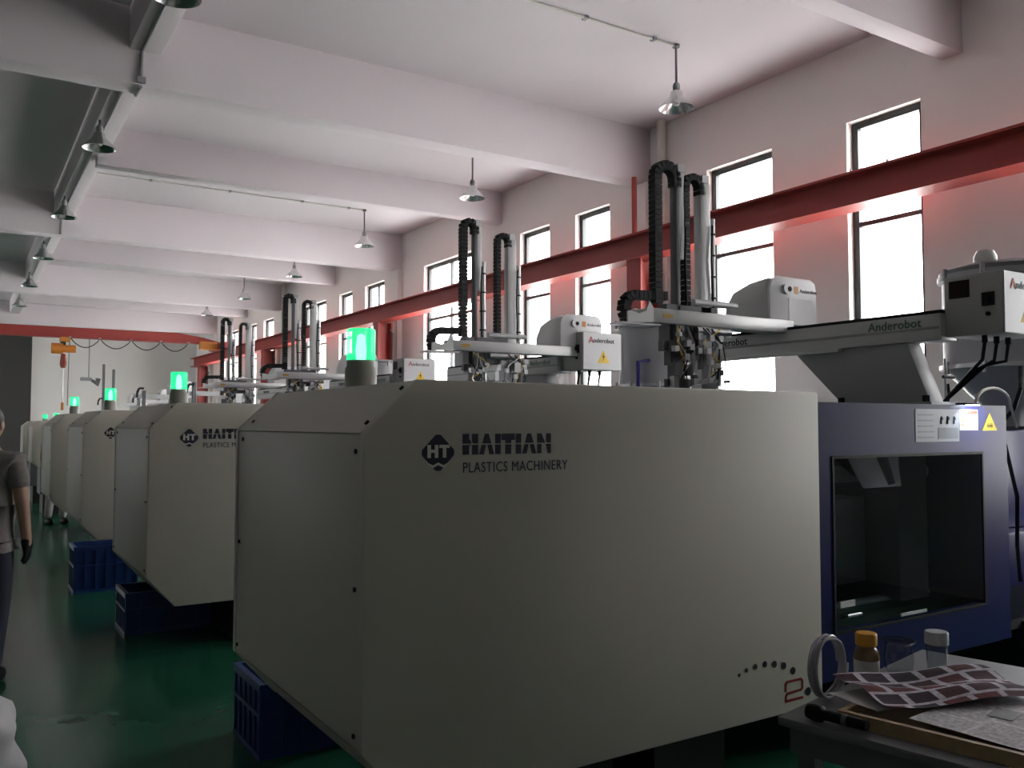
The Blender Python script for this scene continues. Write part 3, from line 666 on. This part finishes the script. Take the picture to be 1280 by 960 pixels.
crate(1.12, 7.30, .62, .45, .32, 'blue crate with parts inside under the rear of the second machine')
crate(.97, 9.36, .55, .42, .44, 'blue crate on the aisle edge in front of the third machine')
for k in range(6):
    rr = random.Random(k)
    tag(MB().box(0, .14, 0, .10, 0, .05).build('moulded_part', PAPERW if k % 2 else GREYP, None, bevel=.008), 'small pale moulded part lying in the second blue crate', 'part', 'moulded parts in the blue crate')
    o = C.objects[-1] if False else bpy.data.objects[[n for n in bpy.data.objects.keys() if n.startswith('moulded_part')][-1]]
    o.location = (1.16+.19*(k % 3), 7.34+.2*(k//3), .021)
# fill below parts so they show at the crate's top
# ------------------------------------------------------------------ work table with papers
ang = R(12)
TX, TY, TZ = 2.44, 2.12, .60
def tl(u, v, z=0):   # u to the right of the far-left corner, v towards the camera
    return (TX+u*math.cos(ang)+v*math.sin(ang), TY+u*math.sin(ang)-v*math.cos(ang), TZ+z)
def tbox(b, u0, u1, v0, v1, z0, z1):
    P = [tl(u, v, z) for z in (z0, z1) for (u, v) in ((u0, v0), (u1, v0), (u1, v1), (u0, v1))]
    return b.add(P, [(0,3,2,1),(4,5,6,7),(0,1,5,4),(1,2,6,5),(2,3,7,6),(3,0,4,7)])
t = thing('work_table', tl(.6, .5, -TZ), 'low grey steel work table covered with papers by the tinted door', 'table')
tbox(MB(), 0, 1.3, 0, 1.0, -.03, 0).build('tabletop', mat('grey_table', (.16,.16,.17), .5), t, bevel=.004)
tbox(MB(), .03, 1.27, .03, .97, -.12, -.03).build('apron', GREYD, t)
for u in (.05, 1.19):
    for v in (.05, .89): tbox(MB(), u, u+.06, v, v+.06, -TZ, -.12).build('leg', GREYD, t)
# flat wooden tray along the left edge
t = thing('wooden_tray', tl(.3, .5), 'shallow wooden tray with a tan rim lying on the table', 'tray')
tbox(MB(), .08, .64, .18, .92, 0.001, .012).build('tray_floor', WOOD, t)
tbox(MB(), .08, .10, .18, .92, .012, .045).build('tray_side', WOOD, t)
tbox(MB(), .62, .64, .18, .92, .012, .045).build('tray_side', WOOD, t)
tbox(MB(), .10, .62, .90, .92, .012, .045).build('tray_side', WOOD, t)
tbox(MB(), .10, .62, .18, .20, .012, .045).build('tray_side', WOOD, t)
t = thing('torch', tl(.05, .16, .03), 'black rubber torch lying at the tray corner', 'torch')
P0, P1 = Vector(tl(.046, .09, .030)), Vector(tl(.040, .30, .030))
MB().tube([P0, P0.lerp(P1,.12), P0.lerp(P1,.25), P0.lerp(P1,.3), P1], [.024,.029,.028,.018,.018], 14).build('torch_body', RUB, t, smooth=True)
MB().tube([P0.lerp(P1,.6), P0.lerp(P1,.68)], .0195, 14).build('torch_switch', GREYD, t)
def papermat(name, c1, c2, paper, sc_, mortar):
    m = bpy.data.materials.new(name); m.use_nodes = True; nt = m.node_tree; b = nt.nodes['Principled BSDF']; b.inputs['Roughness'].default_value = .8; b.inputs['Specular IOR Level'].default_value = .15
    uv = nt.nodes.new('ShaderNodeTexCoord'); br = nt.nodes.new('ShaderNodeTexBrick'); br.offset = .25
    br.inputs['Color1'].default_value = c1+(1,); br.inputs['Color2'].default_value = c2+(1,); br.inputs['Mortar'].default_value = paper+(1,)
    br.inputs['Scale'].default_value = sc_; br.inputs['Mortar Size'].default_value = mortar; br.inputs['Brick Width'].default_value = .7; br.inputs['Row Height'].default_value = .8
    nz = nt.nodes.new('ShaderNodeTexNoise'); nz.inputs['Scale'].default_value = 26; nz.inputs['Detail'].default_value = 6
    mx = nt.nodes.new('ShaderNodeMix'); mx.data_type = 'RGBA'; mx.blend_type = 'OVERLAY'; mx.inputs[0].default_value = .8
    nt.links.new(uv.outputs['UV'], br.inputs['Vector']); nt.links.new(uv.outputs['UV'], nz.inputs['Vector'])
    nt.links.new(br.outputs['Color'], mx.inputs[6]); nt.links.new(nz.outputs['Fac'], mx.inputs[7]); nt.links.new(mx.outputs[2], b.inputs['Base Color'])
    return m
def sheet(name, u0, u1, v0, v1, rot, z, amp, m, label, seed, n=22, lift=0):
    vs = []; fs = []; rnd = random.Random(seed); ph = [rnd.uniform(0, 6) for _ in range(4)]
    cu, cv = (u0+u1)/2, (v0+v1)/2
    for side in (0, 1):
        for i in range(n+1):
            for j in range(n+1):
                s, q = i/n, j/n
                uu = (s-.5)*(u1-u0); vv = (q-.5)*(v1-v0)
                ru = uu*math.cos(rot)-vv*math.sin(rot); rv = uu*math.sin(rot)+vv*math.cos(rot)
                h = amp*(1+.5*math.sin(7*s+ph[0]+2*q)+.5*math.sin(9*q+ph[1]-3*s)) + lift*(1-q)
                vs.append(tl(cu+ru, cv+rv, z+h-(.0006 if side else 0)))
    N = (n+1)**2
    for i in range(n):
        for j in range(n):
            a = i*(n+1)+j; fs.append((a, a+n+1, a+n+2, a+1)); fs.append((N+a, N+a+1, N+a+n+2, N+a+n+1))
    bb = MB().add(vs, fs); o = bb.build(name, m, None, smooth=True, fix=False)
    uvl = o.data.uv_layers.new(name='UVMap')
    for lp in o.data.loops:
        k = lp.vertex_index % N; uvl.data[lp.index].uv = ((k//(n+1))/n, (k % (n+1))/n)
    tag(o, label, 'paper'); return o
PM1 = papermat('photo_page_print', (.025,.022,.035), (.13,.022,.022), (.46,.42,.48), 3.6, .08)
PM2 = papermat('plan_print', (.45,.44,.46), (.52,.5,.5), (.60,.58,.60), 2.0, .03)
sheet('printed_photo_sheet', .20, .82, .18, .52, R(33), .058, .020, PM1, 'large crinkled sheet printed with rows of small photos', 3)
sheet('drawing_sheet', .13, .66, .42, .86, R(8), .047, .002, PM2, 'flat white printed sheet lying over the tray', 5)
MBp = tbox(MB(), .36, .47, .56, .64, .0525, .0532)
sheet('white_page', .18, .46, .12, .34, R(20), .047, .0015, PAPERW, 'plain white page under the crinkled photo sheet', 8)
o = bpy.data.objects['drawing_sheet']
q = MBp.build('printed_picture', mat('picture_grey', (.10,.10,.10), .6, var=.9, scale=60), None); q.parent = o
# jar with a yellow cap
def jar(u, v, label):
    c = tl(u, v, 0); t = thing('capped_bottle', c, label, 'bottle')
    MB().lathe([(0,.0),(.044,.0),(.048,.01),(.048,.10),(.040,.125),(.034,.13),(.034,.14)], c, 24).build('bottle_body', mat('amber_plastic', (.16,.10,.04), .25), t, smooth=True)
    MB().lathe([(.041,.0),(.042,.004),(.042,.042),(.038,.048),(0,.048)], (c[0], c[1], c[2]+.138), 24).build('cap', mat('yellow_cap', (.62,.28,.02), .45), t, smooth=True)
    MB().lathe([(.0485,0),(.049,.002),(.049,.05),(.0485,.052)], (c[0], c[1], c[2]+.03), 24).build('bottle_label', PAPERW, t, smooth=True)
    MB().tube([(c[0]+.047, c[1], c[2]+.11), (c[0]+.075, c[1], c[2]+.10), (c[0]+.080, c[1], c[2]+.07), (c[0]+.047, c[1], c[2]+.05)], .006, 6).build('handle', mat('amber_plastic', (.16,.10,.04), .25), t, smooth=True)
jar(.655, .03, 'small bottle with a yellow cap standing behind the photo sheet')
c = tl(.93, .20, 0); t = thing('clear_cup', c, 'clear plastic cup with a frosted lid standing behind the photo sheet', 'cup')
MB().lathe([(0,.0),(.036,0),(.042,.14),(.040,.14),(.034,.004),(0,.004)], c, 24).build('cup_body', CLEAR, t, smooth=True)
MB().lathe([(.046,0),(.046,.045),(.042,.05),(0,.05)], (c[0], c[1], c[2]+.125), 24).build('lid', mat('frosted_plastic', (.45,.47,.50), .3), t, smooth=True)
t = thing('plastic_pouch', tl(.84, .085, 0), 'small crumpled clear pouch between bottle and cup', 'pouch')
MB().lathe([(0,0),(.05,.004),(.06,.06),(.05,.12),(.07,.135),(.03,.14),(0,.13)], tl(.84, .085, 0), 9).build('pouch_body', CLEAR, t, smooth=True)
# coil of clear hose standing on edge
c = Vector(tl(.31, .035, .120)); t = thing('hose_coil', tl(.31, .035, 0), 'coil of clear hose standing on edge against the cover', 'hose')
b = MB(); pts = []
for k in range(0, 121):
    an = 2*math.pi*k/30; r = .108+.006*math.sin(k*.7)
    pts.append((c.x+.100*math.cos(an)+.002*(k/30-2), c.y+.012*math.cos(an)-.010*(k/30-2), c.z+r*math.sin(an)))
b.tube(pts, .0055, 6).build('hose', mat('milky_hose', (.42,.40,.45), .25), t, smooth=True)

# ------------------------------------------------------------------ white sacks at lower left
def sack(c, r, h, label, seed, flat=1.0):
    rnd = random.Random(seed); ph = [rnd.uniform(0, 6) for _ in range(6)]
    t = thing('plastic_sack', c, label, 'sack'); vs = []; fs = []; n, m_ = 40, 22
    for i in range(m_+1):
        u = i/m_
        if u < .1: rr = r*(.80+.2*math.sin(u/.1*math.pi/2)); z = h*u
        elif u < .8: rr = r*(1-.06*(u-.1)); z = h*u
        else: w_ = (u-.8)/.2; rr = r*.958*math.cos(w_*math.pi/2*.98); z = h*(.8+.2*math.sin(w_*math.pi/2))
        for k in range(n):
            a = 2*math.pi*k/n
            d = 1+.05*math.sin(5*a+ph[0]+6*u)+.035*math.sin(9*a+ph[1]-9*u)+.03*math.sin(14*u+ph[2]+2*a)
            vs.append((c[0]+rr*d*math.cos(a)*flat, c[1]+rr*d*math.sin(a), c[2]+max(0,z+ (0 if u == 0 else .012*math.sin(7*a+ph[3])*u))))
    for i in range(m_):
        for k in range(n): fs.append((i*n+k, i*n+(k+1)%n, (i+1)*n+(k+1)%n, (i+1)*n+k))
    fs.append(tuple(range(n-1, -1, -1))); fs.append(tuple(m_*n+k for k in range(n)))
    MB().add(vs, fs).build('sack_body', SACK, t, smooth=True)
    MB().tube([(c[0]-r*.7*flat, c[1], c[2]+h*.86), (c[0], c[1]-r*.2, c[2]+h*1.0), (c[0]+r*.7*flat, c[1], c[2]+h*.86)], .008, 5).build('seam_fold', SACK, t)
sack((-.10, 4.55, 0), .36, .43, 'taller white woven sack on the green floor', 1)
sack((.0, 3.72, 0), .37, .30, 'low bulging white sack slumped against the taller one', 2)

# ================================================================== people
def skin_mesh(name, joints, edges, m, parent, sub=2, root=0):
    og = ORG.get(parent.name, Vector((0,0,0)))
    me = bpy.data.meshes.new(name); me.from_pydata([tuple(Vector(j[0])-og) for j in joints], edges, [])
    o = bpy.data.objects.new(name, me); C.objects.link(o)
    md = o.modifiers.new('skin', 'SKIN'); md.use_smooth_shade = True
    for i, j in enumerate(joints):
        r = j[1]; me.skin_vertices[0].data[i].radius = r if isinstance(r, tuple) else (r, r)
        me.skin_vertices[0].data[i].use_root = (i == root)
    s = o.modifiers.new('sub', 'SUBSURF'); s.levels = sub; s.render_levels = sub
    dg = bpy.context.evaluated_depsgraph_get(); m2 = bpy.data.meshes.new_from_object(o.evaluated_get(dg)); m2.name = name
    bpy.data.objects.remove(o)
    m2.materials.clear(); m2.materials.append(m); m2.shade_smooth()
    o = bpy.data.objects.new(name, m2); C.objects.link(o); o.parent = parent; ORG[o.name] = og
    return o
def ellipsoid(b, c, r, n=20, m_=14, f=None):
    vs = []; fs = []
    for i in range(m_+1):
        th = math.pi*i/m_
        for k in range(n):
            a = 2*math.pi*k/n; p = Vector((math.sin(th)*math.cos(a), math.sin(th)*math.sin(a), math.cos(th)))
            s = f(p) if f else 1.0
            vs.append((c[0]+r[0]*p.x*s, c[1]+r[1]*p.y*s, c[2]+r[2]*p.z))
    for i in range(m_):
        for k in range(n): fs.append((i*n+k, (i+1)*n+k, (i+1)*n+(k+1)%n, i*n+(k+1)%n))
    return b.add(vs, fs)
def person(px, py, rz, label, shirt, trousers, glove, step=.10):
    t = thing('person', (px, py, 0), label, 'person')
    V = lambda x, y, z: Vector((px+x, py+y, z))
    # built facing -y, turned afterwards through the empty
    hipz, kn, sh = .90, .48, 1.40
    lf, rf = -step, step
    J = [(V(0,0,.96),(.15,.105)), (V(0,0,1.10),(.135,.095)), (V(0,-.005,1.28),(.155,.105)), (V(0,0,1.40),(.10,.075)), (V(0,-.01,1.47),(.052,.055)), (V(0,-.02,1.53),(.05,.055)),
         (V(.17,0,1.385),.062), (V(.225,.02,1.12),.044), (V(.235,-.03,.90),.032), (V(-.17,0,1.385),.062), (V(-.225,.02,1.12),.044), (V(-.235,-.03,.90),.032),
         (V(.09,0,.88),.088), (V(.10,lf*.5-.02,.48),.058), (V(.105,lf+.03,.10),.040), (V(-.09,0,.88),.088), (V(-.10,rf*.5-.02,.48),.058), (V(-.105,rf+.03,.10),.040)]
    E = [(0,1),(1,2),(2,3),(3,4),(4,5),(3,6),(6,7),(7,8),(3,9),(9,10),(10,11),(0,12),(12,13),(13,14),(0,15),(15,16),(16,17)]
    # hands: palm and five fingers each
    for s, wi in ((1, 8), (-1, 11)):
        w0 = J[wi][0]; n0 = len(J)
        J.append((w0+Vector((s*.004,-.012,-.07)), (.022,.038))); E.append((wi, n0))
        for f, (dy, ln) in enumerate(((-.033,.070),(-.012,.082),(.010,.078),(.030,.062))):
            a = len(J); base = J[n0][0]
            J.append((base+Vector((0,dy,-.03)), .0095)); J.append((base+Vector((-s*.006,dy-.004,-.03-ln*.5)), .009)); J.append((base+Vector((-s*.026,dy-.008,-.03-ln)), .0075))
            E += [(n0,a),(a,a+1),(a+1,a+2)]
        a = len(J); base = J[n0][0]
        J.append((base+Vector((-s*.012,-.042,.015)), .011)); J.append((base+Vector((-s*.022,-.058,-.02)), .010)); J.append((base+Vector((-s*.03,-.060,-.05)), .008))
        E += [(n0,a),(a,a+1),(a+1,a+2)]
    body = skin_mesh('body', J, E, SKIN, t)
    # head with nose, brow, chin
    def hf(p):
        s = 1.0
        if p.y < -.3: s += .10*math.exp(-((p.x/.16)**2+((p.z+.12)/.22)**2)) - .05*math.exp(-(((abs(p.x)-.35)/.18)**2+((p.z-.05)/.15)**2))
        if p.z < -.4: s *= 1-.22*(-.4-p.z)
        return s
    b = MB(); ellipsoid(b, V(0,-.025,1.615), (.076,.096,.115), 28, 20, hf); b.build('head', SKIN, t, smooth=True)
    for s in (1, -1):
        b = MB(); ellipsoid(b, V(s*.078,-.015,1.61), (.012,.022,.034), 10, 8); b.build('ear', SKIN, t, smooth=True)
        b = MB(); ellipsoid(b, V(s*.030,-.112,1.625), (.012,.008,.007), 10, 8); b.build('eye', HAIR, t, smooth=True)
    b = MB(); ellipsoid(b, V(0,-.108,1.555), (.024,.008,.006), 10, 6); b.build('mouth', mat('lip', (.28,.10,.08), .5), t, smooth=True)
    b = MB(); n = len(b.v)
    ellipsoid(b, V(0,-.008,1.645), (.084,.098,.100), 24, 16, lambda p: 1.0 if not (p.y < -.55 and p.z < .35) else .80)
    b.build('hair', HAIR, t, smooth=True)
    # clothes
    S = [(J[0][0]+Vector((0,0,.0)),(.170,.122)), (J[1][0],(.158,.115)), (J[2][0],(.172,.122)), (J[3][0],(.118,.088)), (J[6][0],.080), (J[6][0].lerp(J[7][0],.75),.066), (J[9][0],.080), (J[9][0].lerp(J[10][0],.75),.066), (V(0,-.005,1.455),(.066,.062)), (V(0,0,.88),(.168,.122))]
    skin_mesh('shirt', S, [(0,1),(1,2),(2,3),(3,4),(4,5),(3,6),(6,7),(3,8),(0,9)], shirt, t)
    T = [(V(0,0,.97),(.158,.112)), (V(0,0,.92),(.155,.112)), (J[12][0],.100), (J[13][0],.074), (J[14][0]+Vector((0,0,-.02)),.062), (J[15][0],.100), (J[16][0],.074), (J[17][0]+Vector((0,0,-.02)),.062)]
    skin_mesh('trousers', T, [(0,1),(1,2),(2,3),(3,4),(1,5),(5,6),(6,7)], trousers, t)
    for s, yy in ((1, lf), (-1, rf)):
        b = MB(); ellipsoid(b, V(s*.105, yy-.03, .045), (.048,.135,.055), 18, 10, None)
        b.v = [(x, y, max(.002, z)) for x, y, z in b.v]; b.build('shoe', RUB, t, smooth=True)
    if glove:
        for s, wi, n0 in ((1, 8, 18), (-1, 11, 18+16)):
            JJ = []; EE = []; idx = {}
            ids = [wi] + list(range(n0, n0+16))
            for i_, q in enumerate(ids):
                idx[q] = i_; r = J[q][1]; g_ = .0035
                JJ.append((J[q][0], (r[0]+g_, r[1]+g_) if isinstance(r, tuple) else r+g_))
            for a, c_ in E:
                if a in idx and c_ in idx: EE.append((idx[a], idx[c_]))
            skin_mesh('glove', JJ, EE, RUB, t)
    t.rotation_euler = (0, 0, rz)
    return t
SHIRT = mat('grey_check_shirt', (.20,.18,.17), .85, var=.35, scale=40)
JEAN = mat('dark_trousers', (.018,.022,.04), .8)
WTR = mat('white_trousers', (.62,.58,.60), .8)
person(.155, 6.50, R(155), 'person in a grey short-sleeved shirt, dark trousers and black gloves walking the aisle', SHIRT, JEAN, True)
person(1.36, 15.95, R(20), 'person in white trousers standing behind the fourth machine, only lower legs showing', mat('pale_shirt', (.5,.5,.55), .8), WTR, False, step=.03)
